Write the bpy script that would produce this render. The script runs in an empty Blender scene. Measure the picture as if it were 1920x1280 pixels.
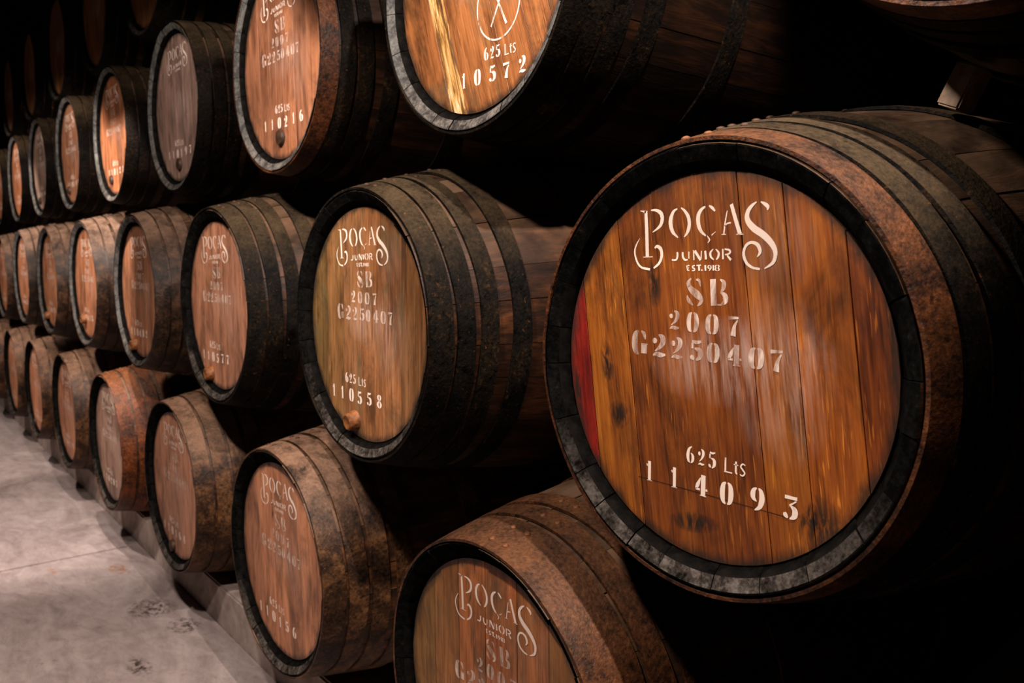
import bpy, bmesh, math, random
from mathutils import Vector, Matrix

# ------------------------------------------------------------------ camera
scene = bpy.context.scene
COL = scene.collection
def rotcam(yaw, pitch, roll):
    f = Vector((-math.sin(yaw)*math.cos(pitch), math.cos(yaw)*math.cos(pitch), math.sin(pitch)))
    r = Vector((math.cos(yaw), math.sin(yaw), 0)); u = r.cross(f)
    c, s = math.cos(roll), math.sin(roll)
    return c*r+s*u, -s*r+c*u, f
cam = bpy.data.objects.new('camera', bpy.data.cameras.new('camera'))
COL.objects.link(cam)
_r, _u, _f = rotcam(0.8833, -0.0672, 0.0476)
cam.matrix_world = Matrix(((_r.x, _u.x, -_f.x, 0.9033), (_r.y, _u.y, -_f.y, -1.1597),
                           (_r.z, _u.z, -_f.z, 0.1331), (0, 0, 0, 1)))
cam.data.sensor_width = 36.0
cam.data.lens = 1512.3*36/1920
cam.data.clip_start = 0.02
cam.data.dof.use_dof = True
cam.data.dof.focus_distance = 1.65
cam.data.dof.aperture_fstop = 5.0
scene.camera = cam

# ------------------------------------------------------------------ world, lamps, exposure
world = bpy.data.worlds.new('cellar_dark'); scene.world = world
world.use_nodes = True
world.node_tree.nodes['Background'].inputs[0].default_value = (0.5, 0.45, 0.42, 1)
world.node_tree.nodes['Background'].inputs[1].default_value = 0.0
def lamp(loc, aim, power, size=110, blend=0.7, rad=0.06, col=(1.0, 0.84, 0.75)):
    l = bpy.data.lights.new('ceiling_spot', 'SPOT')
    l.energy = power; l.spot_size = math.radians(size); l.spot_blend = blend
    l.shadow_soft_size = rad; l.color = col
    o = bpy.data.objects.new('ceiling_spot', l); COL.objects.link(o)
    o.location = loc
    o.rotation_euler = (Vector(aim)-Vector(loc)).to_track_quat('-Z', 'Y').to_euler()
    return o
for lx, ax, pw, sz in ((-0.45, -.05, 280, 120), (-1.5, -.7, 235, 106), (-4.3, -.8, 300, 102), (-7.0, -.8, 300, 102)):
    lamp((lx, -1.25, 1.60), (lx+ax, -.95, .60), pw, sz, .2)
for lx, lz, pw in ((0.8, 2.10, 540), (-3.5, 1.40, 330)):      # raking down the row just in front of the heads
    lamp((lx, -.42, lz), (lx-1.0, -.42, lz-1.05), pw, 74, .25, .03)
scene.view_settings.view_transform = 'Standard'
scene.view_settings.look = 'None'
scene.view_settings.exposure = 0.0
scene.view_settings.gamma = 1.0
scene.view_settings.use_curve_mapping = False
random.seed(7)

# ------------------------------------------------------------------ helpers
def tag(o, label=None, cat=None, group=None, kind=None):
    if label: o['label'] = label
    if cat: o['category'] = cat
    if group: o['group'] = group
    if kind: o['kind'] = kind
    return o
def add(name, mesh, parent=None, loc=(0, 0, 0), rot=(0, 0, 0)):
    o = bpy.data.objects.new(name, mesh); COL.objects.link(o)
    o.parent = parent; o.location = loc; o.rotation_euler = rot
    return o
def mesh_from(name, verts, faces, mats, midx=None, smooth_angle=None):
    me = bpy.data.meshes.new(name)
    me.from_pydata(verts, [], faces)
    for m in mats: me.materials.append(m)
    if midx: me.polygons.foreach_set('material_index', midx)
    bm = bmesh.new(); bm.from_mesh(me)
    bmesh.ops.recalc_face_normals(bm, faces=bm.faces[:]); bm.to_mesh(me); bm.free()
    if smooth_angle:
        me.polygons.foreach_set('use_smooth', [True]*len(me.polygons))
        me.set_sharp_from_angle(angle=math.radians(smooth_angle))
    me.update()
    return me
def box_mesh(name, x0, x1, y0, y1, z0, z1, mat, bevel=0.0):
    bm = bmesh.new()
    v = [bm.verts.new((x, y, z)) for x in (x0, x1) for y in (y0, y1) for z in (z0, z1)]
    for f in ((0, 1, 3, 2), (4, 6, 7, 5), (0, 4, 5, 1), (2, 3, 7, 6), (0, 2, 6, 4), (1, 5, 7, 3)):
        bm.faces.new([v[i] for i in f])
    if bevel: bmesh.ops.bevel(bm, geom=bm.edges[:], offset=bevel, segments=2, affect='EDGES')
    bmesh.ops.recalc_face_normals(bm, faces=bm.faces[:])
    me = bpy.data.meshes.new(name); bm.to_mesh(me); bm.free(); me.materials.append(mat)
    return me

# ------------------------------------------------------------------ materials
class NT:
    def __init__(s, name):
        s.m = bpy.data.materials.new(name); s.m.use_nodes = True
        s.t = s.m.node_tree; s.b = s.t.nodes['Principled BSDF']
    def n(s, typ, **kw):
        nd = s.t.nodes.new(typ)
        for k, v in kw.items():
            if k.startswith('i_'):
                key = k[2:]; key = int(key) if key.isdigit() else key.replace('_', ' ')
                nd.inputs[key].default_value = v
            else: setattr(nd, k, v)
        return nd
    def l(s, a, b): s.t.links.new(a, b)
    def coord(s, scale=(1, 1, 1), randomise=True, kind='Object'):
        tc = s.n('ShaderNodeTexCoord'); mp = s.n('ShaderNodeMapping')
        mp.inputs['Scale'].default_value = scale
        s.l(tc.outputs[kind], mp.inputs['Vector'])
        return mp.outputs['Vector']
    def rnd(s, mul=50.0):
        oi = s.n('ShaderNodeObjectInfo'); m = s.n('ShaderNodeMath', operation='MULTIPLY'); m.inputs[1].default_value = mul
        s.l(oi.outputs['Random'], m.inputs[0]); return m.outputs[0]
    def noise(s, vec, scale, detail=4, rough=.55, dist=0.0, w=None):
        nd = s.n('ShaderNodeTexNoise', noise_dimensions='4D' if w is not None else '3D')
        nd.inputs['Scale'].default_value = scale; nd.inputs['Detail'].default_value = detail
        nd.inputs['Roughness'].default_value = rough; nd.inputs['Distortion'].default_value = dist
        s.l(vec, nd.inputs['Vector'])
        if w is not None: s.l(w, nd.inputs['W'])
        return nd.outputs['Fac']
    def ramp(s, fac, stops, interp='LINEAR'):
        nd = s.n('ShaderNodeValToRGB'); cr = nd.color_ramp; cr.interpolation = interp
        while len(cr.elements) < len(stops): cr.elements.new(0.5)
        for e, (p, c) in zip(cr.elements, stops):
            e.position = p; e.color = (c, c, c, 1) if isinstance(c, (int, float)) else (*c, 1)
        s.l(fac, nd.inputs['Fac']); return nd.outputs['Color']
    def mix(s, fac, a, b, mode='MIX'):
        nd = s.n('ShaderNodeMix', data_type='RGBA', blend_type=mode)
        for v, i in ((fac, 0), (a, 6), (b, 7)):
            if isinstance(v, (int, float)): nd.inputs[i].default_value = v
            elif isinstance(v, tuple): nd.inputs[i].default_value = (*v, 1)
            else: s.l(v, nd.inputs[i])
        return nd.outputs[2]
    def math(s, op, a, b=None):
        nd = s.n('ShaderNodeMath', operation=op)
        for i, v in enumerate((a, b)):
            if v is None: continue
            if isinstance(v, (int, float)): nd.inputs[i].default_value = v
            else: s.l(v, nd.inputs[i])
        return nd.outputs[0]
    def bump(s, h, strength, dist):
        nd = s.n('ShaderNodeBump'); nd.inputs['Strength'].default_value = strength
        nd.inputs['Distance'].default_value = dist
        s.l(h, nd.inputs['Height']); s.l(nd.outputs['Normal'], s.b.inputs['Normal'])
    def dusted(s, col, lit_dust, noise, lo=.34, hi=.86, amount=.8):  # dusty upward faces that also paint in lit tops and shaded sides
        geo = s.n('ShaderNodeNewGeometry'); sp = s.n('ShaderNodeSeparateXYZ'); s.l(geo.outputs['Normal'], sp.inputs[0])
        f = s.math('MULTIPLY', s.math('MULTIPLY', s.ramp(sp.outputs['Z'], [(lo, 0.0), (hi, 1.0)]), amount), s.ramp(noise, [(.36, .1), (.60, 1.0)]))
        return s.mix(f, col, lit_dust)
    def done(s, col, rough=.5, spec=.3, metal=0.0):
        if isinstance(col, tuple): s.b.inputs['Base Color'].default_value = (*col, 1)
        else: s.l(col, s.b.inputs['Base Color'])
        if isinstance(rough, (int, float)): s.b.inputs['Roughness'].default_value = rough
        else: s.l(rough, s.b.inputs['Roughness'])
        s.b.inputs['Specular IOR Level'].default_value = spec
        s.b.inputs['Metallic'].default_value = metal
        return s.m

def head_oak(name, dark, mid, light, fleck, flecks=1.0, smudge=0.0, spots=(), mould=0.0):
    """planed oak of a cask head: grain up local z, tint from the object colour"""
    t = NT(name)
    w = t.rnd(60)
    v = t.coord((1, 1, 1))
    vg = t.coord((34, 10, 2.2))
    vf = t.coord((150, 10, 5))
    broad = t.noise(t.coord((7, 3, 1.6)), 1.6, 4, .6, 1.2, w)
    grain = t.noise(vg, 1.6, 6, .62, .8, w)
    fine = t.noise(vf, 1.5, 3, .6, 0.3, w)
    g = t.math('ADD', t.math('MULTIPLY', broad, .55), t.math('ADD', t.math('MULTIPLY', grain, .55), t.math('MULTIPLY', fine, .3)))
    col = t.ramp(g, [(.52, dark), (.68, mid), (.88, light)])
    blot = t.ramp(t.noise(t.coord((6, 4, 2.5)), 1.0, 5, .7, 1.5, w), [(.36, .45), (.52, 1.0), (.7, 1.12)])
    col = t.mix(1.0, col, blot, 'MULTIPLY')
    # medullary flecks: short bright wavy ticks
    fl = t.noise(t.coord((230, 10, 15)), 1.0, 1.5, .5, .5, w)
    patch = t.ramp(t.noise(t.coord((5, 3, 3)), 1.0, 2, .5, 0, w), [(.40, 0.0), (.55, 1.0)])
    flm = t.mix(1.0, t.ramp(fl, [(.63, 0.0), (.70, flecks)]), patch, 'MULTIPLY')
    col = t.mix(flm, col, fleck)
    # dark pores and knots
    pore = t.ramp(t.noise(t.coord((200, 10, 9)), 1.0, 2, .5, 0, w), [(.30, .45), (.42, 1.0)])
    col = t.mix(1.0, col, pore, 'MULTIPLY')
    knot = t.ramp(t.noise(t.coord((13, 8, 7)), 1.0, 3, .6, .8, w), [(.24, .25), (.33, 1.0)])
    col = t.mix(1.0, col, knot, 'MULTIPLY')
    # tone of this plank
    oi = t.n('ShaderNodeObjectInfo')
    tone = t.ramp(oi.outputs['Random'], [(0, (.86, .84, .82)), (.5, (1, 1, 1)), (1, (1.12, 1.08, 1.0))])
    col = t.mix(1.0, col, tone, 'MULTIPLY')
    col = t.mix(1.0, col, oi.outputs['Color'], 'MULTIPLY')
    if mould:
        mo = t.ramp(t.noise(t.coord((9, 4, 4)), 1.0, 5, .65, .5, w), [(.52, 0.0), (.68, mould)])
        col = t.mix(mo, col, (.085, .075, .038))
    sep = t.n('ShaderNodeSeparateXYZ'); t.l(v, sep.inputs[0])
    def blob(cx, cz, rx, rz):
        dx = t.math('DIVIDE', t.math('SUBTRACT', sep.outputs['X'], cx), rx)
        dz = t.math('DIVIDE', t.math('SUBTRACT', sep.outputs['Z'], cz), rz)
        d2 = t.math('ADD', t.math('MULTIPLY', dx, dx), t.math('MULTIPLY', dz, dz))
        return t.math('MAXIMUM', t.math('SUBTRACT', 1.0, d2), 0.0)
    if smudge:      # chalky smear rubbed off the old stencil paint
        st = t.ramp(t.noise(t.coord((90, 5, 7)), 1.0, 5, .7, .3, w), [(.42, .04), (.62, 1.0)])
        b = t.math('MAXIMUM', t.math('MULTIPLY', blob(.07, .01, .20, .085), .9),
            t.math('MAXIMUM', t.math('MULTIPLY', blob(.145, -.02, .11, .16), .55), t.math('MULTIPLY', blob(.16, .20, .09, .09), .3)))
        f = t.math('MULTIPLY', t.math('MULTIPLY', b, smudge), st)
        col = t.mix(f, col, (.55, .40, .33))
    for cx, cz, rx, rz in spots:
        nz = t.ramp(t.noise(t.coord((60, 5, 20)), 1.0, 3, .6, .5), [(.42, 0.0), (.56, 1.0)])
        col = t.mix(t.math('MULTIPLY', t.math('POWER', blob(cx, cz, rx, rz), .6), nz), col, (.012, .006, .003))
    # uneven black fade where the head meets the groove
    rr = t.math('SQRT', t.math('ADD', t.math('MULTIPLY', sep.outputs['X'], sep.outputs['X']), t.math('MULTIPLY', sep.outputs['Z'], sep.outputs['Z'])))
    en = t.math('ADD', rr, t.math('MULTIPLY', t.math('SUBTRACT', t.noise(t.coord((24, 8, 12)), 1.0, 4, .65), .5), .05))
    edge = t.ramp(en, [(.333, 0.0), (.352, .85)])
    col = t.mix(edge, col, (.012, .010, .007))
    t.bump(t.math('ADD', grain, fine), .25, .003)
    return t.done(col, t.ramp(fine, [(.3, .42), (.7, .62)]), .35)

OAK_ORANGE = head_oak('oak_orange', (.070, .015, .0012), (.20, .052, .004), (.34, .108, .010), (.50, .18, .02), .8, .55,
                      spots=((-.10, .168, .018, .05), (-.225, -.085, .03, .03), (-.06, -.285, .06, .02), (.19, -.255, .05, .045), (-.245, .02, .02, .05)))
OAK_RED = head_oak('padauk_red', (.10, .004, .002), (.24, .010, .004), (.34, .022, .008), (.34, .03, .01), 0.0, 0.0, spots=((-.335, -.03, .012, .05),))
OAK_BROWN = head_oak('oak_brown', (.085, .034, .012), (.20, .088, .032), (.34, .165, .072), (.40, .21, .10), .5, .45, mould=.7)
OAK_PINK = head_oak('oak_pinkish', (.14, .066, .038), (.27, .135, .080), (.40, .215, .135), (.45, .26, .17), .3, .35)
OAK_GREY = head_oak('oak_greyed', (.12, .080, .062), (.20, .138, .110), (.29, .21, .17), (.3, .22, .18), .2, .5)
def worn_plank():
    t = NT('worn_streaked_plank')
    a = t.noise(t.coord((60, 10, 5)), 1.2, 6, .7, .6)
    col = t.ramp(a, [(.36, (.02, .010, .004)), (.48, (.16, .07, .015)), (.56, (.55, .30, .09)), (.68, (.75, .60, .42))])
    sep = t.n('ShaderNodeSeparateXYZ'); t.l(t.coord(), sep.inputs[0])
    lf = t.ramp(t.math('ADD', sep.outputs['X'], t.math('MULTIPLY', t.math('SUBTRACT', a, .5), .03)), [(0, 0.0), (1, 1.0)])
    return (t.bump(a, .6, .006), t.done(col, .5, .3))[1]
WORN = worn_plank()

def stave_wood():
    t = NT('stave_wood'); w = t.rnd(40)
    g = t.noise(t.coord((22, 2.2, 22)), 1.6, 6, .62, .6, w)
    b = t.noise(t.coord((5, 3, 5)), 1.3, 4, .6, .4, w)
    s = t.math('ADD', t.math('MULTIPLY', g, .6), t.math('MULTIPLY', b, .5))
    col = t.ramp(s, [(.38, (.004, .003, .002)), (.54, (.022, .010, .005)), (.68, (.085, .034, .012)), (.84, (.18, .09, .04))])
    col = t.mix(1.0, col, t.n('ShaderNodeObjectInfo').outputs['Color'], 'MULTIPLY')
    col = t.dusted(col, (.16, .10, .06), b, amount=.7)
    t.bump(g, .5, .006)
    return t.done(col, .5, .2)
STAVE = stave_wood()
def chime_mat(name='chime_weathered', k=1.0):
    # blackened stave ends; dusty grey on upward faces also paints in overhead light
    t = NT(name); w = t.rnd(40)
    a = t.noise(t.coord((22, 22, 22)), 1.0, 6, .65, .4, w)
    c2 = t.noise(t.coord((120, 120, 120)), 1.0, 3, .6, 0, w)
    s_ = t.math('ADD', t.math('MULTIPLY', a, .62), t.math('MULTIPLY', c2, .42))
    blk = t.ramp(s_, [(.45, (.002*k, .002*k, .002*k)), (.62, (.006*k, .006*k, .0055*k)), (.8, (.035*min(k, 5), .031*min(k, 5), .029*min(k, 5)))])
    lit_dust = t.ramp(s_, [(.40, (.006, .005, .004)), (.50, (.045, .038, .032)), (.60, (.125, .107, .092)), (.80, (.27, .235, .21))])
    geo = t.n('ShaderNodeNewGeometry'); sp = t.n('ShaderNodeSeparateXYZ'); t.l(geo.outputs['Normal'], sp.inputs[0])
    col = t.mix(t.ramp(sp.outputs['Z'], [(.12, 0.0), (.62, 1.0)]), blk, lit_dust)
    t.bump(a, .6, .006)
    return t.done(col, .8, .0)
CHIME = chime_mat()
CHIME_LIT = chime_mat('chime_lit', 18.0)  # paler copy for upper and farther casks, light on their rims put into colour
def tar():
    t = NT('chime_black')
    a = t.noise(t.coord((30, 30, 30)), 1.0, 4)
    return t.done(t.ramp(a, [(.4, (.002, .002, .002)), (.75, (.008, .007, .006))]), .8, .0)
TAR = tar()
def hoop_mat(name, c0, c1, c2, c3, rough, lit_dust=(.12, .075, .045), amount=.7, grit=.42, spec=.15):
    t = NT(name); w = t.rnd(40)
    a = t.noise(t.coord((9, 9, 9)), 1.0, 6, .68, .5, w)
    f = t.noise(t.coord((110, 110, 110)), 1.0, 4, .6, 0, w)
    s = t.math('ADD', t.math('MULTIPLY', a, 1.04-grit), t.math('MULTIPLY', f, grit))
    col = t.ramp(s, [(.40, c0), (.50, c1), (.59, c2), (.72, c3)])
    sp = t.ramp(t.noise(t.coord((75, 75, 75)), 1.0, 3, .7, .6, w), [(.64, 0.0), (.74, 1.0)])
    col = t.mix(t.math('MULTIPLY', sp, .5), col, (.24, .080, .018))
    pit = t.ramp(t.noise(t.coord((48, 48, 48)), 1.0, 4, .7, .6, w), [(.36, .25), (.46, 1.0)])
    col = t.mix(1.0, col, pit, 'MULTIPLY')
    col = t.mix(1.0, col, t.n('ShaderNodeObjectInfo').outputs['Color'], 'MULTIPLY')
    col = t.dusted(col, lit_dust, s, amount=amount)
    t.bump(f, .8, .004)
    return t.done(col, rough, spec, .0)
HOOP_RUST = hoop_mat('hoop_rusty', (.006, .004, .003), (.035, .013, .006), (.080, .026, .008), (.16, .070, .032), .48, (.13, .066, .034), .38)
HOOP_DARK = hoop_mat('hoop_dark', (.002, .002, .002), (.005, .0045, .004), (.010, .007, .0045), (.050, .027, .012), .55, (.070, .048, .027), .7, .42, .03)
HOOP_DUST = hoop_mat('hoop_dusty', (.003, .002, .0015), (.013, .007, .004), (.045, .021, .010), (.12, .062, .030), .48, (.20, .125, .085), .9, .28)
HOOP_BROWN = hoop_mat('hoop_brown', (.005, .003, .002), (.032, .014, .006), (.095, .042, .016), (.19, .10, .048), .5, (.22, .13, .085), .8, .30)
def paint(name, col, lo, hi, amount):
    t = NT(name); w = t.rnd(30)
    a = t.noise(t.coord((70, 5, 22)), 1.0, 5, .65, .4, w)
    al = t.ramp(a, [(lo, 1.0-amount), (hi, 1.0)])
    t.l(al, t.b.inputs['Alpha'])
    return t.done(col, .7, .15)
PAINT = paint('stencil_paint', (.78, .64, .54), .26, .38, .75)
PAINT_OLD = paint('stencil_paint_faded', (.64, .50, .42), .35, .63, .87)
PAINT_GHOST = paint('stencil_paint_ghost', (.60, .47, .40), .42, .66, .9)
CHALK = paint('chalk_line', (.70, .60, .50), .40, .52, .95)
def plain(name, c0, c1, sc, rough=.6, spec=.25, bump=.3):
    t = NT(name); a = t.noise(t.coord((sc, sc, sc)), 1.0, 6, .65, .4)
    t.bump(a, bump, .004)
    return t.done(t.ramp(a, [(.35, c0), (.68, c1)]), rough, spec)
PLUG = plain('plug_wood', (.05, .016, .006), (.24, .085, .02), 40)
BUNG = plain('bung_dark', (.010, .006, .004), (.05, .022, .010), 40)
RIVET = plain('rivet_rust', (.06, .022, .008), (.20, .075, .025), 90)
RIVET_D = plain('rivet_dark', (.015, .009, .006), (.07, .03, .014), 90)
CHOCK = plain('chock_wood', (.10, .06, .035), (.30, .20, .13), 18)
SCRIBE = plain('scribe_line', (.012, .005, .002), (.03, .01, .004), 60)
WALL = plain('cellar_plaster', (.006, .0045, .0035), (.014, .010, .008), 3, .9, .03)
CURB = plain('curb_concrete', (.20, .155, .135), (.42, .34, .30), 7, .8, .1)
def floor_mat():
    t = NT('floor_concrete')
    a = t.noise(t.coord((1.3, 2.2, 1.6)), 1.0, 7, .66, 1.8)
    b = t.noise(t.coord((9, 14, 12)), 1.0, 6, .65, .8)
    col = t.ramp(t.math('ADD', t.math('MULTIPLY', a, .65), t.math('MULTIPLY', b, .4)), [(.36, (.18, .142, .134)), (.52, (.28, .228, .216)), (.68, (.37, .312, .296))])
    st = t.ramp(t.noise(t.coord((4.6, 6.5, 3)), 1.0, 6, .72, .8), [(.64, 1.0), (.72, .30)])
    pm = t.ramp(t.noise(t.coord((.9, 1.3, 1)), 1.0, 2, .5, 0), [(.48, 0.0), (.60, 1.0)])
    col = t.mix(pm, col, t.mix(1.0, col, st, 'MULTIPLY'))
    vein = t.ramp(t.noise(t.coord((2.5, 7, 3)), 1.0, 4, .6, 3.0), [(.47, 1.0), (.50, .86), (.53, 1.0)])
    col = t.mix(1.0, col, vein, 'MULTIPLY')
    rs = t.ramp(t.noise(t.coord((2.1, 3.7, 3)), 1.0, 4, .6, .4), [(.68, 0.0), (.74, .75)])
    col = t.mix(rs, col, (.26, .10, .025))
    sep = t.n('ShaderNodeSeparateXYZ'); t.l(t.coord(), sep.inputs[0])
    nz = t.ramp(t.noise(t.coord((26, 34, 9)), 1.0, 6, .75, .2), [(.46, 0.0), (.58, 1.0)])
    for cx, cy, rx, ry, c in ((-3.891, -0.013, 0.1, 0.05, (.26, .09, .02)), (-3.229, -0.008, 0.13, 0.12, (.04, .022, .016)), (-2.944, 0.059, 0.1, 0.08, (.03, .018, .014)), (-2.625, -0.222, 0.1, 0.05, (.03, .018, .012))):      # old spills
        dx = t.math('DIVIDE', t.math('SUBTRACT', sep.outputs['X'], cx), rx); dy = t.math('DIVIDE', t.math('SUBTRACT', sep.outputs['Y'], cy), ry)
        f = t.math('MAXIMUM', t.math('SUBTRACT', 1.0, t.math('ADD', t.math('MULTIPLY', dx, dx), t.math('MULTIPLY', dy, dy))), 0.0)
        col = t.mix(t.math('MULTIPLY', t.math('POWER', f, .5), nz), col, c)
    t.bump(b, .25, .004)
    return t.done(col, t.ramp(a, [(.3, .5), (.7, .75)]), .3)
FLOOR = floor_mat()

# ------------------------------------------------------------------ the cellar
FZ = -1.55
fl = add('floor', box_mesh('floor', -17, 4, -5, 4, FZ-.14, FZ-.016, FLOOR)); tag(fl, 'pale grey-pink concrete floor of the cellar aisle', kind='structure')
jx = [4.0, 2.0, -1.15, -4.24, -7.31, -10.4, -13.5, -17.0]
for i in range(len(jx)-1):
    m = box_mesh('floor_slab', jx[i+1]+.008, jx[i]-.008, -5.0, .2, FZ-.03, FZ, FLOOR, .004)
    s = m.vertices
    for v in s: v.co.x -= .14*(v.co.y)      # joints run a little askew to the casks
    add('floor_slab', m, fl)
wb = add('wall_back', box_mesh('wall_back', -17, 4, 2.6, 2.8, FZ-.1, 4.6, WALL)); tag(wb, 'dark cellar wall behind the stacked casks', kind='structure')
we = add('wall_end', box_mesh('wall_end', -17.2, -17, -5, 2.8, FZ-.1, 4.6, WALL)); tag(we, 'dark wall at the far end of the aisle', kind='structure')
ce = add('ceiling', box_mesh('ceiling', -17, 4, -5, 2.8, 4.4, 4.6, WALL)); tag(ce, 'dark cellar ceiling above the stacks', kind='structure')

# ------------------------------------------------------------------ lettering (millimetres on the cask head, u right, v up)
LOGO = [
  [(-146.8,288.7,7.3),(-143.6,246.3,8.1),(-141.3,201.6,8.1)],
  [(-160.8,289.1,1),(-153.3,288.1,2.9),(-146.8,286.1,5.7)],
  [(-151.5,200.9,1.4),(-127.7,201.6,1.4)],
  [(-134.2,289.4,2.4),(-121.7,288.8,5),(-110.4,283.6,7.9),(-106.1,273.7,8.3),(-108.7,262.7,7.1),(-116.4,255.2,4.8),(-129.2,247.8,1.4)],
  [(-160.7,237,0.8),(-169,225.7,2.9),(-173.5,213.3,3.8),(-171.4,200.9,4),(-164.7,188.5,4.1),(-153.9,180.6,4.1),(-134,177.8,4.5)],
  [(-123.2,217.9,3.2),(-117.9,221.3,5.6),(-109.9,217.8,7.5),(-105.9,209.5,6.7),(-106.6,199.2,5.9),(-112.6,188.8,5.2),(-124.9,180.1,3.2)],
  [(-70.7,289.5,2.3),(-79.6,284.5,5.8),(-85.4,272.1,8.5),(-85.5,260.3,8.9),(-80.9,248.4,7.3),(-74.2,241.5,4.6),(-67.6,236.8,2.3)],
  [(-62.2,290.8,2.3),(-52.9,284.2,5.3),(-45.3,274,7.1),(-42.5,262.4,7.5),(-43.7,252.5,7.5),(-47.6,244.3,5.3),(-53.6,237.6,1.9)],
  [(-7.7,290.7,2.9),(-16.8,285.1,6.2),(-22.3,276.4,8.1),(-22.8,265,8.5),(-19.6,253.5,7.7),(-13.7,245.2,5.5),(-5,239,2.5)],
  [(0.2,291.9,2.5),(7.1,287.8,5.4),(13.5,281.7,2.9)],
  [(7.1,239.6,2.2),(15.6,245.7,0.9)],
  [(-2.4,239,1.3),(3.2,231.9,2.9),(-0.6,226.1,1.1)],
  [(39.1,281.5,1.7),(35.5,261.5,2.8),(33.1,241.3,2.8)],
  [(28.5,240.6,1.6),(37.7,240.6,1.6)],
  [(34.6,254.9,2.1),(40,259.3,2.8),(47.5,260.4,2.4)],
  [(47.1,292.2,6.9),(56.2,267.1,7.4),(66.4,240.6,7.9)],
  [(58.9,240,1.5),(73.4,240.3,1.5)],
  [(97.3,293.4,2.3),(86.8,286,6.4),(80.1,275.5,8.1),(81.1,263.2,10.1),(93.1,250.2,12),(111.3,239.1,11.8),(125.8,227,10.7),(134.6,214.9,9),(136.4,202.8,7.1),(131.5,191.4,5.8),(116.6,182.3,2)],
  [(105.5,293.3,2),(113.9,289,5.9),(119.3,284.5,6.2),(119,279,2)],
  [(107.8,181.3,3.7),(93.7,183.6,4.4),(82.5,190.3,5.1),(76.1,201.2,5.8),(75.3,212.1,5.1),(80.5,222.2,5.1),(90.4,226,5),(101.3,222.4,6.6),(106.9,213.5,6.6),(106.3,207.4,5),(102,201.8,1.7)],
  [(-68.6,210.3,4.2),(-68.2,202.7,4.2),(-71.3,196.3,3.5),(-81.3,195.9,2.7)],
  [(-56.2,210.2,3.8),(-55.6,201.9,4.2),(-50.6,196.3,3.8),(-44.3,196.9,2.6)],
  [(-42.1,211,2.4),(-41.8,198.5,2.4)],
  [(-31.6,213.5,2.6),(-30.2,195.8,2.6)],
  [(-29.1,212.6,5.6),(-15.1,195.8,5.2)],
  [(-14.1,212.5,2.2),(-14.3,198.6,2.2)],
  [(-5.6,212.5,4.4),(-3.6,197.2,4.4)],
  [(11.3,215.3,1.8),(5.9,209.2,4.3),(6.9,201.9,4.3),(13.4,196.6,1.8)],
  [(16.8,215.3,1.8),(23.2,209.2,4.3),(22.7,201.9,4.3),(18.5,196.6,1.8)],
  [(31.8,215.5,3.4),(32.9,197.6,3.5)],
  [(35.8,215.2,2.5),(45.3,213.5,3.8),(47.5,209.9,3.8),(43.8,206.6,3.1),(36.9,205.6,2.1)],
  [(41.2,204.3,2.8),(49.5,196.4,4.5)],
  [(-46.1,186,2.8),(-43.7,176.5,2.8)],
  [(-45.4,185.5,2.1),(-40.2,186.1,2.1)],
  [(-44.9,181.3,1.9),(-41.5,181.7,1.9)],
  [(-43.7,176.7,2.1),(-40.1,177.2,2.1)],
  [(-27.9,186.2,2),(-32.8,184.8,2.4),(-32.4,182.1,2.4),(-28.1,179.9,2.4),(-28.9,177.2,2.2),(-33.9,176.8,1.9)],
  [(-24.2,186.2,2.4),(-14.4,186.8,2.4)],
  [(-18.8,185.3,3.7),(-17.8,176.7,3.7)],
  [(-13.3,177.8,2.8),(-10.5,178,2.8)],
  [(-4.9,187,3.7),(-4,176.9,3.7)],
  [(4.6,186.5,1.4),(1.4,185.1,2.2),(1.9,182.2,2.2),(5.1,181.3,1.4)],
  [(6.6,186.8,1.8),(7.9,182.4,2.3),(4.1,177.3,1.8)],
  [(12.5,187.2,2.9),(13.2,177.5,2.9)],
  [(20,187.4,1.4),(16.9,185.3,2.2),(18.2,182.4,2.3),(16.9,179.6,2.3),(20.3,177.2,1.4)],
  [(22,187.4,1.4),(25.2,185.4,2.1),(23.3,182.5,2.3),(25.7,179.7,2.3),(22.7,177.3,1.4)]]
SB = [
  [(-35.6,162.8,2.3),(-41.6,155.1,7.6),(-39.7,146.8,8.3)],
  [(-41.5,149.3,7.6),(-33.3,141.5,12.4),(-20.6,133.3,14.1),(-11.8,125.3,8.5),(-14,118.2,6.3),(-20.5,113.3,1.9)],
  [(-24.5,160.5,2.6),(-17.3,159,5.6),(-14.1,148.4,1.8)],
  [(-43.9,131.5,1.5),(-40.1,122.4,7.6),(-30.4,114.1,2.3)],
  [(12.5,162.5,12.3),(15.9,115.4,12.3)],
  [(28.2,162.1,1.8),(35.6,157.1,8.5),(35.3,147.4,8.2),(30.3,140.5,2.5)],
  [(29.3,139.5,2.5),(39.2,133.9,9.9),(39.9,124.2,9.9),(31,117.4,2.9)],
  [(22.2,117.3,2.9),(32,117.4,2.9)]]
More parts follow.
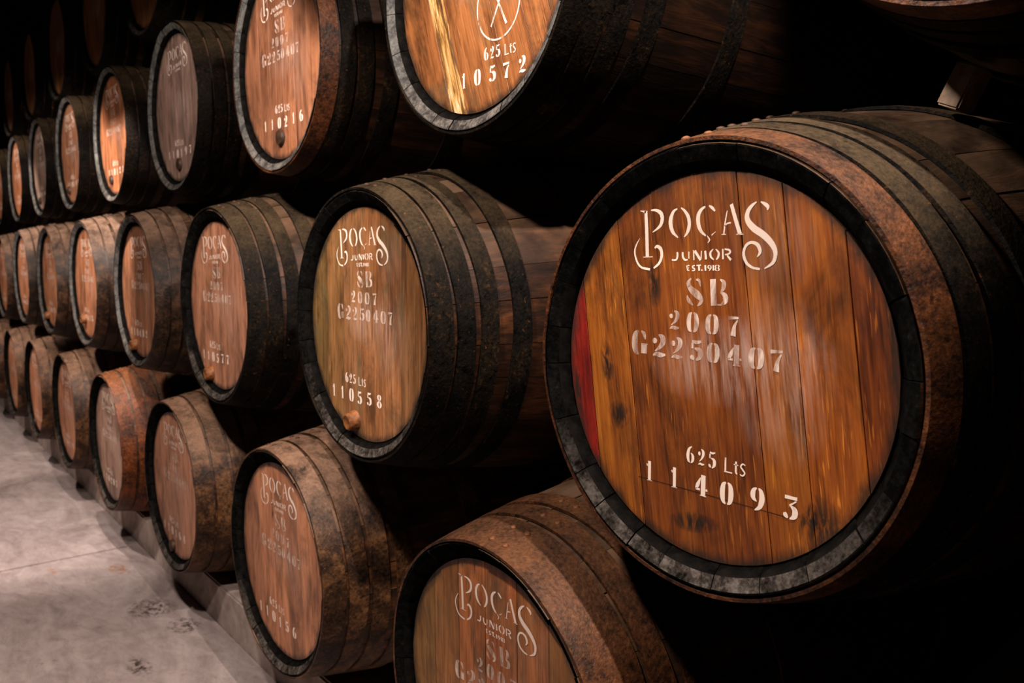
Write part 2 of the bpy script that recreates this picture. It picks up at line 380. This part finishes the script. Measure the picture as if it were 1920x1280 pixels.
# stencil characters in a unit box: strokes of (x, y, width)
def mir(s): return [(1-x, y, w) for x, y, w in s]
def r180(ss): return [[(1-x, 1-y, w) for x, y, w in s] for s in ss]
_c = [(.43, 1, .08), (.24, .86, .30), (.17, .5, .38), (.24, .14, .30), (.43, 0, .08)]
GL = {
 '0': [_c, mir(_c)],
 '1': [[(.56, 1, .36), (.58, 0, .36)], [(.18, .80, .10), (.27, .80, .18), (.30, .72, .06)], [(.26, .025, .05), (.92, .025, .05)]],
 '2': [[(.46, 1, .08), (.72, .88, .34), (.74, .66, .34), (.52, .42, .20), (.22, .24, .06)], [(.20, .84, .16), (.20, .72, .34), (.24, .60, .16)], [(.08, .04, .06), (.32, .12, .22), (.60, .09, .26), (.94, .12, .10)]],
 '3': [[(.10, .93, .22), (.92, .93, .20)], [(.86, .82, .08), (.42, .58, .12)], [(.50, .58, .10), (.78, .42, .36), (.76, .16, .34), (.46, .01, .08)], [(.10, .24, .18), (.18, .14, .30), (.34, .04, .10)]],
 '4': [[(.66, 1, .36), (.66, .04, .36)], [(.44, .86, .06), (.22, .50, .28), (.06, .30, .10)], [(.06, .29, .14), (.40, .29, .14)], [(.86, .30, .14), (1.0, .34, .14)], [(.42, .02, .06), (.92, .02, .06)]],
 '5': [[(.18, .95, .16), (.50, .90, .22), (.86, .96, .14)], [(.20, .86, .16), (.20, .58, .16)], [(.36, .60, .08), (.74, .50, .36), (.78, .22, .36), (.48, .01, .08)], [(.08, .22, .16), (.18, .14, .30), (.34, .04, .10)]],
 '6': [[(.66, 1, .08), (.32, .82, .28), (.17, .48, .38), (.24, .14, .30), (.43, 0, .08)], [(.54, .60, .06), (.78, .46, .30), (.82, .26, .34), (.74, .10, .26), (.56, 0, .08)]],
 '7': [[(.06, .90, .26), (.50, .92, .20), (.94, .93, .16)], [(.86, .82, .08), (.60, .50, .26), (.50, .04, .46)]],
 '8': [[(.44, 1, .06), (.22, .80, .30), (.42, .55, .08)], mir([(.44, 1, .06), (.22, .80, .30), (.42, .55, .08)]), [(.43, .52, .08), (.17, .26, .36), (.43, 0, .08)], mir([(.43, .52, .08), (.17, .26, .36), (.43, 0, .08)])],
 'G': [_c, [(.58, 1, .06), (.76, .90, .20), (.86, .66, .08)], [(.78, .46, .36), (.78, .06, .36)], [(.60, .46, .06), (1.0, .46, .06)]],
 'L': [[(.12, 1, .20), (.14, .08, .20)], [(.0, .05, .12), (1.0, .06, .14)]],
 't': [[(.5, 1, .36), (.5, .2, .36), (.8, .04, .24)], [(.05, .74, .2), (.95, .74, .2)]],
 's': [[(.92, .92, .16), (.45, .98, .22), (.15, .74, .24), (.5, .52, .26), (.86, .28, .24), (.5, .03, .22), (.05, .10, .16)]],
}
GL['9'] = r180(GL['6'])

def ribbon(pts, bm, y, n=5):
    """variable-width stroke through pts (metres) as a strip of quads on the plane y"""
    P = [Vector((a, b, c)) for a, b, c in pts]
    Q = []
    for i in range(len(P)-1):
        p0, p1, p2, p3 = P[max(i-1, 0)], P[i], P[i+1], P[min(i+2, len(P)-1)]
        k = 1 if len(P) == 2 else n
        for j in range(k):
            t = j/k
            Q.append(.5*((2*p1)+(p2-p0)*t+(2*p0-5*p1+4*p2-p3)*t*t+(3*p1-p0-3*p2+p3)*t**3))
    Q.append(P[-1])
    L = []
    for i, q in enumerate(Q):
        d = Q[min(i+1, len(Q)-1)]-Q[max(i-1, 0)]
        nrm = Vector((-d.y, d.x)).normalized()*max(q.z, .0004)*.5
        L.append((bm.verts.new((q.x+nrm.x, y, q.y+nrm.y)), bm.verts.new((q.x-nrm.x, y, q.y-nrm.y))))
    for a, b in zip(L, L[1:]): bm.faces.new((a[0], a[1], b[1], b[0]))
PY = .03355           # paint lies just proud of the head boards
def strokes_mesh(name, strokes, mat, off=(0, 0), sc=1.0):
    bm = bmesh.new()
    for s in strokes: ribbon([(x*.001*sc+off[0], y*.001*sc+off[1], w*.001*sc) for x, y, w in s], bm, PY)
    me = bpy.data.meshes.new(name); bm.to_mesh(me); bm.free(); me.materials.append(mat)
    return me
def chars(text, cells):
    """cells: (centre u, centre v, width, height) in mm for each character"""
    out = []
    for ch, (u, v, w, h) in zip(text, cells):
        for s in GL[ch]: out.append([(u-w/2+x*w, v-h/2+y*h, ww*w) for x, y, ww in s])
    return out
YEAR_CELLS = [(-72, 84, 26, 35), (-30, 83, 27, 35), (13, 82, 28, 34), (58, 81, 24, 36)]
LOT_CELLS = [(-157, 35, 40, 46), (-108, 33, 36, 42), (-65, 32, 29, 40), (-20, 32, 30, 37), (17, 31, 27, 34), (62, 31, 29, 37), (106, 30, 30, 35), (145, 29, 26, 38)]
VOL_CELLS = [(-28, -163, 18, 31), (-3, -164, 16, 31), (21, -164, 17, 31), (56, -167, 17, 27), (72, -168, 10, 23), (86, -169, 12, 22)]
NUM_CELLS = [(-128, -215, 20, 39), (-66, -215, 22, 40), (-2, -216, 29, 38), (54, -218, 28, 40), (117, -214, 29, 39), (181, -213, 27, 40)]
_cache = {}
def cached(key, fn):
    if key not in _cache: _cache[key] = fn()
    return _cache[key]
def letter(cask, serial, logo=True, lot=True, dx=0, dnum=(0, 0), spread=1.0, year_mat=None, logo_mat=None):
    lm = logo_mat or PAINT
    ym = year_mat or PAINT_OLD
    if logo:
        add('stencilled_logo', cached(('logo', lm.name), lambda: strokes_mesh('stencilled_logo', LOGO, lm)), cask, (dx*.001, 0, 0))
    if lot:
        add('stencilled_initials', cached(('sb', ym.name), lambda: strokes_mesh('stencilled_initials', SB, ym)), cask, (dx*.001, 0, 0))
        add('stencilled_year', cached(('yr', ym.name), lambda: strokes_mesh('stencilled_year', chars('2007', YEAR_CELLS), ym)), cask, (dx*.001, 0, 0))
        add('stencilled_lot', cached(('lot', ym.name), lambda: strokes_mesh('stencilled_lot', chars('G2250407', LOT_CELLS), ym)), cask, (dx*.001, 0, 0))
    add('stencilled_volume', cached('vol', lambda: strokes_mesh('stencilled_volume', chars('625Lts', VOL_CELLS), PAINT)), cask, (dnum[0]*.001, 0, dnum[1]*.001))
    n = len(serial)
    for ch, c in zip(serial, NUM_CELLS):
        me = cached(('num', ch), lambda: strokes_mesh('stencilled_numeral', chars(ch, [(0, 0, 20 if ch == '1' else 28, 39.5)]), PAINT))
        add('stencilled_numeral', me, cask, (((c[0]-26)*spread+26+dnum[0])*.001, 0, (c[1]+dnum[1])*.001))

# ------------------------------------------------------------------ cask pieces
RIM, LEN, TILT = .40, 1.7465, .0628
def rad(y, Rb): return RIM+(Rb-RIM)*(1-((y-LEN/2)/(LEN/2))**2)
def stave_mesh(width_deg, Rb, chime):
    prof = []; kinds = []
    N = 16
    for i in range(N+1):
        y = LEN*i/N; prof.append((rad(y, Rb) - (.003 if i in (0, N) else 0), y)); kinds.append(0)
    prof += [(.372, LEN-.018), (.350, LEN-.042), (.356, LEN-.08)]; kinds[-1] = 1; kinds += [2, 2, 2]
    for i in range(4, -1, -1):
        y = .12+(LEN-.24)*i/4; prof.append((rad(y, Rb)-.032, y)); kinds.append(2)
    prof += [(.356, .08), (.350, .042), (.371, .013), (.394, .0)]; kinds += [2, 2, 1, 1]
    n = len(prof); A = 4
    hw = math.radians(width_deg)/2
    V = []; F = []; MI = []
    for j in range(A+1):
        for r, y in prof:
            a = -hw+2*hw*j/A
            a *= (1-.0022/(r*hw)*.5)          # open joint between staves
            V.append((r*math.sin(a), y, r*math.cos(a)))
    for j in range(A):
        for i in range(n):
            k = (i+1) % n
            F.append((j*n+i, j*n+k, (j+1)*n+k, (j+1)*n+i)); MI.append(kinds[i])
    F.append(tuple(range(n))); MI.append(2)
    F.append(tuple(A*n+i for i in range(n))); MI.append(2)
    me = bpy.data.meshes.new('stave'); me.from_pydata(V, [], F)
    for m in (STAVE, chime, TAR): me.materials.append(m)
    me.polygons.foreach_set('material_index', MI)
    bm = bmesh.new(); bm.from_mesh(me); bmesh.ops.recalc_face_normals(bm, faces=bm.faces[:]); bm.to_mesh(me); bm.free()
    me.polygons.foreach_set('use_smooth', [True]*len(me.polygons)); me.set_sharp_from_angle(angle=math.radians(20))
    return me
def hoop_mesh(y0, y1, Rb, mat, seed):
    rng = random.Random(seed); ph = [rng.uniform(0, 6.28) for _ in range(4)]
    N = 128; V = []; F = []
    for j in range(N):
        a = 2*math.pi*j/N
        wob = .0016*math.sin(3*a+ph[0])+.0011*math.sin(7*a+ph[1]); wob2 = .0016*math.sin(4*a+ph[2])+.0010*math.sin(9*a+ph[3])
        up = .0075
        for y, dr in ((y0+wob, .0008), (y0+wob, up), ((y0+y1)/2, up+.0006), (y1+wob2, up), (y1+wob2, .0008)):
            y = max(y, .0015); r = rad(y, Rb)+dr
            V.append((r*math.sin(a), y, r*math.cos(a)))
    for j in range(N):
        k = (j+1) % N
        for i in range(5): F.append((j*5+i, j*5+(i+1) % 5, k*5+(i+1) % 5, k*5+i))
    return mesh_from('hoop', V, F, [mat], None, 30)
def rivet_mesh(mat):
    bm = bmesh.new()
    bmesh.ops.create_uvsphere(bm, u_segments=10, v_segments=6, radius=.0095)
    for v in bm.verts: v.co.z *= .62; v.co += Vector((random.uniform(-.0006, .0006), random.uniform(-.0006, .0006), 0))
    me = bpy.data.meshes.new('rivet'); bm.to_mesh(me); bm.free(); me.materials.append(mat)
    me.polygons.foreach_set('use_smooth', [True]*len(me.polygons))
    return me
RIV = [rivet_mesh(RIVET), rivet_mesh(RIVET_D)]
HR = .3525
def plank_mesh(x0, x1, mat, y=.034, thick=.022):
    g = .0008
    x0 = max(x0+g, -HR); x1 = min(x1-g, HR)
    K = 10
    top = [(x0+(x1-x0)*i/K) for i in range(K+1)]
    z = lambda x: math.sqrt(max(HR*HR-x*x, 0))
    loop = [(x, z(x)) for x in top]+[(x, -z(x)) for x in reversed(top)]
    out = []
    for q in loop:
        if not out or (abs(q[0]-out[-1][0])+abs(q[1]-out[-1][1])) > 1e-5: out.append(q)
    if abs(out[0][0]-out[-1][0])+abs(out[0][1]-out[-1][1]) < 1e-5: out.pop()
    n = len(out)
    b = .0007
    V = [(max(min(x, x1-b), x0+b), y, zz) for x, zz in out]+[(x, y+b, zz) for x, zz in out]+[(x, y+thick, zz) for x, zz in out]
    F = [tuple(range(n))]+[(r*n+i, r*n+(i+1) % n, (r+1)*n+(i+1) % n, (r+1)*n+i) for r in (0, 1) for i in range(n)]+[tuple(2*n+i for i in range(n))]
    return mesh_from('head_plank', V, F, [mat])
def lathe(name, prof, mat, seg=16):
    V = []; F = []
    for r, y in prof:
        for j in range(seg):
            a = 2*math.pi*j/seg; V.append((r*math.cos(a), y, r*math.sin(a)))
    for i in range(len(prof)-1):
        for j in range(seg):
            k = (j+1) % seg; F.append((i*seg+j, i*seg+k, (i+1)*seg+k, (i+1)*seg+j))
    F.append(tuple(range(seg))); F.append(tuple((len(prof)-1)*seg+j for j in range(seg)))
    return mesh_from(name, V, F, [mat], None, 35)
PLUG_M = lathe('spigot_plug', [(.010, .006), (.022, .002), (.027, .006), (.028, .020), (.031, .026), (.033, .036)], PLUG)
BUNG_M = lathe('bung', [(.020, .018), (.027, .020), (.030, .027), (.031, .038)], BUNG)
REAR_M = lathe('rear_head', [(HR, LEN-.055), (HR, LEN-.036)], STAVE, 48)

TYPES = {'M': .527, 'B': .498, 'T': .458, 'F': .50}
HOOPS_M = [(.003, .066, 'r'), (.076, .128, 'd'), (.143, .194, 'd'), (.236, .292, 'd'), (.525, .590, 'd')]
HOOPS_N = [(.003, .076, 'r'), (.088, .150, 'r'), (.166, .226, 'r'), (.250, .306, 'r'), (.525, .595, 'r')]
HOOPS_B = [(.003, .140, 'r'), (.156, .218, 'r'), (.240, .300, 'r'), (.525, .595, 'd')]
SEQ = [15, 12, 18, 18, 12, 15, 12, 18, 15, 15, 18, 12]*2
def cask(name_row, x, z, y, label, seams, roll, mats, tint=(1, 1, 1), hoops=HOOPS_M, hoopmats=None, body=(1, 1, 1), riv=1, rv=0.0, group=None, hoop_tint=None, tints=None, chime=None):
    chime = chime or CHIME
    Rb = TYPES[name_row]
    root = bpy.data.objects.new('wine_cask', None); COL.objects.link(root)
    root.empty_display_size = .1
    root.location = (x, y, z); root.rotation_euler = (TILT, 0, 0)
    tag(root, label, 'cask', group or 'wine casks stacked on their sides along the aisle')
    rng = random.Random(ord(name_row)*1000+round(x*100))
    ang = -roll
    a = math.radians(roll)+rng.uniform(0, .3)
    for wd in SEQ:
        me = cached(('stave', wd, name_row, chime.name), lambda: stave_mesh(wd, Rb, chime))
        mid = a+math.radians(wd)/2
        o = add('stave', me, root, (math.sin(mid)*rng.uniform(-.0016, .001), rng.uniform(0, .0045), math.cos(mid)*rng.uniform(-.0016, .001)), (0, mid, 0))
        k = rng.uniform(.75, 1.25); o.color = (body[0]*k, body[1]*k, body[2]*k, 1)
        a += math.radians(wd)
    hm = hoopmats or {'r': HOOP_RUST, 'd': HOOP_DARK}
    allh = [(h[0], h[1], h[2], True) for h in hoops]+[(LEN-.30, LEN-.23, 'd', False), (LEN-.075, LEN-.003, 'd', False)]
    for i, (y0, y1, kd, front) in enumerate(allh):
        me = cached(('hoop', y0, y1, name_row, hm[kd].name), lambda: hoop_mesh(y0, y1, Rb, hm[kd], i*7+len(_cache)))
        spin = rng.uniform(0, 6.28) if not front else 0
        h = add('hoop', me, root, (0, 0, 0), (0, spin, 0))
        t = (hoop_tint or (1, 1, 1)); h.color = (*t, 1)
        if not front: continue
        wide = (y1-y0) > .1
        ys = (y0+.036, y1-.036) if wide else ((y0+y1)/2,)
        base = math.radians(rv)+rng.uniform(-.06, .06)+ (i % 2)*.05
        slope = math.atan2(rad((y0+y1)/2+.02, Rb)-rad((y0+y1)/2-.02, Rb), .04)
        for yy in ys:
            for da in (-.045, .075):
                t2 = base+da; r = rad(yy, Rb)+.0065
                q = add('rivet', RIV[0 if hm[kd] is HOOP_RUST else 1], h, (r*math.sin(t2), yy, r*math.cos(t2)))
                q.rotation_euler = Matrix.Rotation(t2, 3, 'Y').to_euler()
    edges = [-HR]+list(seams)+[HR]
    for i in range(len(edges)-1):
        mt = mats[i % len(mats)]
        me = cached(('plank', round(edges[i], 4), round(edges[i+1], 4), mt.name), lambda: plank_mesh(edges[i], edges[i+1], mt))
        o = add('head_plank', me, root, (0, rng.uniform(-.0001, .0006), 0), (0, math.radians(-roll), 0))
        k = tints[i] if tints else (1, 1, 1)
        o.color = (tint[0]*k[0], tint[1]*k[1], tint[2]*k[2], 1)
    add('rear_head', REAR_M, root)
    return root
def plug(root, u, v, dark=False):
    if dark: add('bung', BUNG_M, root, (u, 0, v))
    else: add('spigot_plug', PLUG_M, root, (u, 0, v), (random.uniform(-.1, .1), 0, random.uniform(-.1, .1)))
# ------------------------------------------------------------------ the stacks
S = 1.2389
ST = [[-.20, -.10, .02, .12, .23], [-.24, -.13, -.02, .10, .21], [-.18, -.06, .05, .17, .26]]
def mx(i): return -S*i
def bx(i): return -.5672-S*i
def tx(i): return -.8460-S*i
def fx(i): return -3.95-S*i
DUSTY = {'r': HOOP_DUST, 'd': HOOP_DUST}
# --- middle tier
c = cask('M', mx(0)+.003, 0, 0, 'large wine cask with glowing orange head stencilled 114093 and one red board', [-.292, -.180, .103, .188, .288], 8.2,
         [OAK_RED, OAK_ORANGE, OAK_ORANGE, OAK_ORANGE, OAK_ORANGE, OAK_ORANGE], rv=-6,
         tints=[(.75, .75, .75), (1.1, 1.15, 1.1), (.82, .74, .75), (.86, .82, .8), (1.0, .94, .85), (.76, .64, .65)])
letter(c, '114093')
me = strokes_mesh('scribed_line', [[(-156, -232, 1.3), (0, -231, 1.6), (172, -231, 1.2)]], SCRIBE); add('scribed_line', me, c, (0, .0001, 0))
# numbers: (index, dx, dz, serial, material, tint, plug u, plug v)
MID = [
 (1, -.015, -.005, '110558', OAK_BROWN, (1.0, .98, .95), -.068, -.304, 'mottled brown wine cask stencilled 110558 beside the orange-headed cask'),
 (2, -.024, -.006, '110577', OAK_PINK, (1.15, 1.02, .96), -.116, -.300, 'brown wine cask stencilled 110577 with orange-lit spigot plug'),
 (3, .002, .012, '110402', OAK_PINK, (1.25, 1.05, .88), -.115, -.298, 'wine cask of the middle tier next beyond the cask stencilled 110577'),
 (4, .001, .020, '110418', OAK_PINK, (1.35, 1.05, .8), -.10, -.240, 'wine cask of the middle tier second beyond the cask stencilled 110577'),
 (5, .003, .008, '110425', OAK_PINK, (1.35, 1.08, .85), -.16, -.270, 'wine cask of the middle tier third beyond the cask stencilled 110577'),
 (6, .006, .015, '110431', OAK_PINK, (1.15, .9, .7), None, 0, 'wine cask of the middle tier fourth beyond the cask stencilled 110577'),
 (7, .001, -.010, '110437', OAK_PINK, (1.15, .88, .66), None, 0, 'wine cask of the middle tier fifth beyond the cask stencilled 110577')]
for i, dx, dz, ser, mt, tint, pu, pv, lab in MID:
    c = cask('M', mx(i)+dx, dz, 0, lab, ST[i % 3], random.uniform(-4, 4), [mt], tint, rv=random.uniform(-12, 8), body=(.6, .5, .45), chime=CHIME_LIT if i > 2 else None,
             hoopmats=DUSTY if i > 2 else {'r': HOOP_DARK, 'd': HOOP_DARK},
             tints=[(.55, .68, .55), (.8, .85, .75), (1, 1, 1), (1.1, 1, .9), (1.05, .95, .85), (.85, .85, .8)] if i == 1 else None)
    letter(c, ser, dx=(0, 8, -12, 30, 40, 20, 0, 0)[i], dnum=(-90 if i < 3 else -75, -8), spread=.94)
    if pu is not None: plug(c, pu, pv)
# --- floor tier
LOW = [
 (0, .003, .010, '110341', OAK_BROWN, (1.5, 1.15, .95), None, 0, 'rust-hooped wine cask on the kerb below the cask stencilled 114093'),
 (1, -.002, 0, '110156', OAK_PINK, (1.35, 1.12, .95), None, 0, 'rusty-hooped wine cask on the kerb stencilled 110156'),
 (2, .008, -.002, '110164', OAK_PINK, (1.4, 1.18, 1.02), -.075, -.318, 'wine cask on the kerb next beyond the cask stencilled 110156'),
 (3, -.013, -.016, '110207', OAK_GREY, (1.3, 1.05, .92), None, 0, 'wine cask on the kerb second beyond the cask stencilled 110156'),
 (4, .007, -.013, '110219', OAK_PINK, (1.35, 1.08, .9), None, 0, 'wine cask on the kerb third beyond the cask stencilled 110156'),
 (5, .007, -.017, '110225', OAK_PINK, (1.4, 1.1, .92), -.17, -.30, 'wine cask on the kerb fourth beyond the cask stencilled 110156'),
 (6, .017, -.017, '110232', OAK_PINK, (1.4, 1.1, .88), None, 0, 'wine cask on the kerb fifth beyond the cask stencilled 110156'),
 (7, 0, -.016, '110240', OAK_PINK, (1.1, .88, .7), None, 0, 'wine cask on the kerb sixth beyond the cask stencilled 110156')]
for i, dx, dz, ser, mt, tint, pu, pv, lab in LOW:
    c = cask('B', bx(i)+dx, -.8897+dz, 0, lab, ST[(i+1) % 3], random.uniform(-3, 5), [mt], tint, hoops=HOOPS_N if i else HOOPS_B, hoop_tint=(1.9, 1.5, 1.1) if i == 3 else None,
             hoopmats={'r': HOOP_BROWN if i not in (0, 3) else HOOP_RUST, 'd': HOOP_BROWN if i not in (0, 3) else HOOP_RUST}, rv=random.uniform(-8, 2), body=(1.2, 1.1, 1),
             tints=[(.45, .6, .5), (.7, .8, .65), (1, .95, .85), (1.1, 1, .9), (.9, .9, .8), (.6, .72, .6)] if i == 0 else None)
    letter(c, ser, dx=12 if i else 28, dnum=(-75, -25), spread=.98, year_mat=PAINT_OLD)
    if pu is not None: plug(c, pu, pv, True)
# --- upper tier
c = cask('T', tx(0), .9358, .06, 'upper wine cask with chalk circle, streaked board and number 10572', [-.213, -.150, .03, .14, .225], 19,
         [OAK_BROWN, WORN, OAK_BROWN, OAK_BROWN, OAK_BROWN, OAK_BROWN], (1.15, .92, .68), chime=CHIME_LIT, body=(.32, .28, .25), hoopmats={'r': HOOP_DARK, 'd': HOOP_DARK})
letter(c, '10572', logo=False, lot=False, dx=0, dnum=(75, -48), spread=1.0)
circ = [(96+86*math.cos(t*math.pi/12), -98+86*math.sin(t*math.pi/12), 4.5) for t in range(25)]
add('chalk_mark', strokes_mesh('chalk_mark', [circ, [(68, -148, 5), (98, -98, 5), (126, -48, 4)], [(130, -152, 7), (101, -100, 6), (73, -48, 4)]], CHALK), c)
UP = [
 (1, .009, -.007, '110216', OAK_PINK, (.92, .74, .6), -.007, -.273, True, 'upper wine cask stencilled 110216 with dark bung'),
 (2, .005, -.003, '110197', OAK_GREY, (1.1, 1, .98), .008, -.271, True, 'greyed upper wine cask stencilled 110197'),
 (3, -.010, .006, '110121', OAK_PINK, (1.2, .88, .62), -.09, -.262, True, 'bright orange upper wine cask next beyond the greyed cask stencilled 110197'),
 (4, -.011, .013, '110118', OAK_PINK, (1, .84, .7), -.12, -.256, True, 'upper wine cask second beyond the greyed cask stencilled 110197'),
 (5, -.002, .012, '110109', OAK_GREY, (1.1, 1, .95), -.1, -.27, True, 'upper wine cask third beyond the greyed cask stencilled 110197'),
 (6, .002, .005, '110103', OAK_PINK, (1.25, .92, .65), None, 0, True, 'upper wine cask fourth beyond the greyed cask stencilled 110197'),
 (7, 0, .004, '110097', OAK_PINK, (1.25, .9, .65), None, 0, True, 'upper wine cask fifth beyond the greyed cask stencilled 110197')]
for i, dx, dz, ser, mt, tint, pu, pv, dk, lab in UP:
    c = cask('T', tx(i)+dx, .9358+dz, .06, lab, ST[(i+2) % 3], random.uniform(-3, 6), [mt], tint, hoopmats={'r': HOOP_RUST if i == 1 else HOOP_DARK, 'd': HOOP_DARK}, rv=random.uniform(-8, 6),
             hoop_tint=(.5, .45, .45) if i > 1 else (.8, .75, .7), chime=CHIME_LIT, body=(.32, .28, .25))
    letter(c, ser, dx=8 if i != 2 else 40, lot=(i != 2), dnum=(-20, 0), spread=1.06)
    if pu is not None: plug(c, pu, pv, dk)
c = cask('T', tx(-1)+.03, .9358+.04, .06, 'shadowed upper wine cask wedged above the orange-headed cask', ST[0], 3, [OAK_BROWN], (1, 1, 1))
# --- topmost tier
for i, lab in enumerate(('dim topmost wine cask above the greyed cask stencilled 110197', 'dim wine cask of the topmost tier, second from its lit end',
                         'dim wine cask of the topmost tier, third from its lit end', 'dim wine cask of the topmost tier, fourth from its lit end', 'dim wine cask of the topmost tier, fifth from its lit end')):
    c = cask('F', fx(i)+.08*(i > 0), 1.82, .06, lab, ST[i % 3], 2, [OAK_BROWN], (.9, .8, .75), hoopmats={'r': HOOP_DARK, 'd': HOOP_DARK})
# --- neighbours that shade the near casks
c = cask('M', mx(-1), 0, 0, 'wine cask of the middle tier on the near side of the orange-headed cask', ST[1], 2, [OAK_BROWN])
c = cask('B', bx(-1)+.04, -.8897, 0, 'wine cask on the kerb on the near side of the rust-hooped cask', ST[1], 2, [OAK_BROWN], hoops=HOOPS_M)

# ------------------------------------------------------------------ kerbs under the floor tier, chock between tiers
def kerb_top(y): return -.8897+y*math.sin(TILT)-rad(y, TYPES['B'])-.006
kt = kerb_top(.40)-.022
k = add('kerb', box_mesh('kerb', -17, 4, .20, .40, FZ-.02, kt, CURB, .008)); tag(k, 'low pale concrete kerb along the floor under the front of the casks', 'kerb')
k = add('kerb', box_mesh('kerb', -17, 4, 1.30, 1.55, FZ-.02, kerb_top(1.3)-.03, CURB, .008)); tag(k, 'concrete kerb hidden under the back of the casks', 'kerb')
ch = add('chock', box_mesh('chock', -.022, .022, -.035, .035, -.042, .042, CHOCK, .004), None, (.2258, .478, .5505), (0, math.radians(23.5), 0))
tag(ch, 'short pale wooden chock wedged between two casks', 'chock')
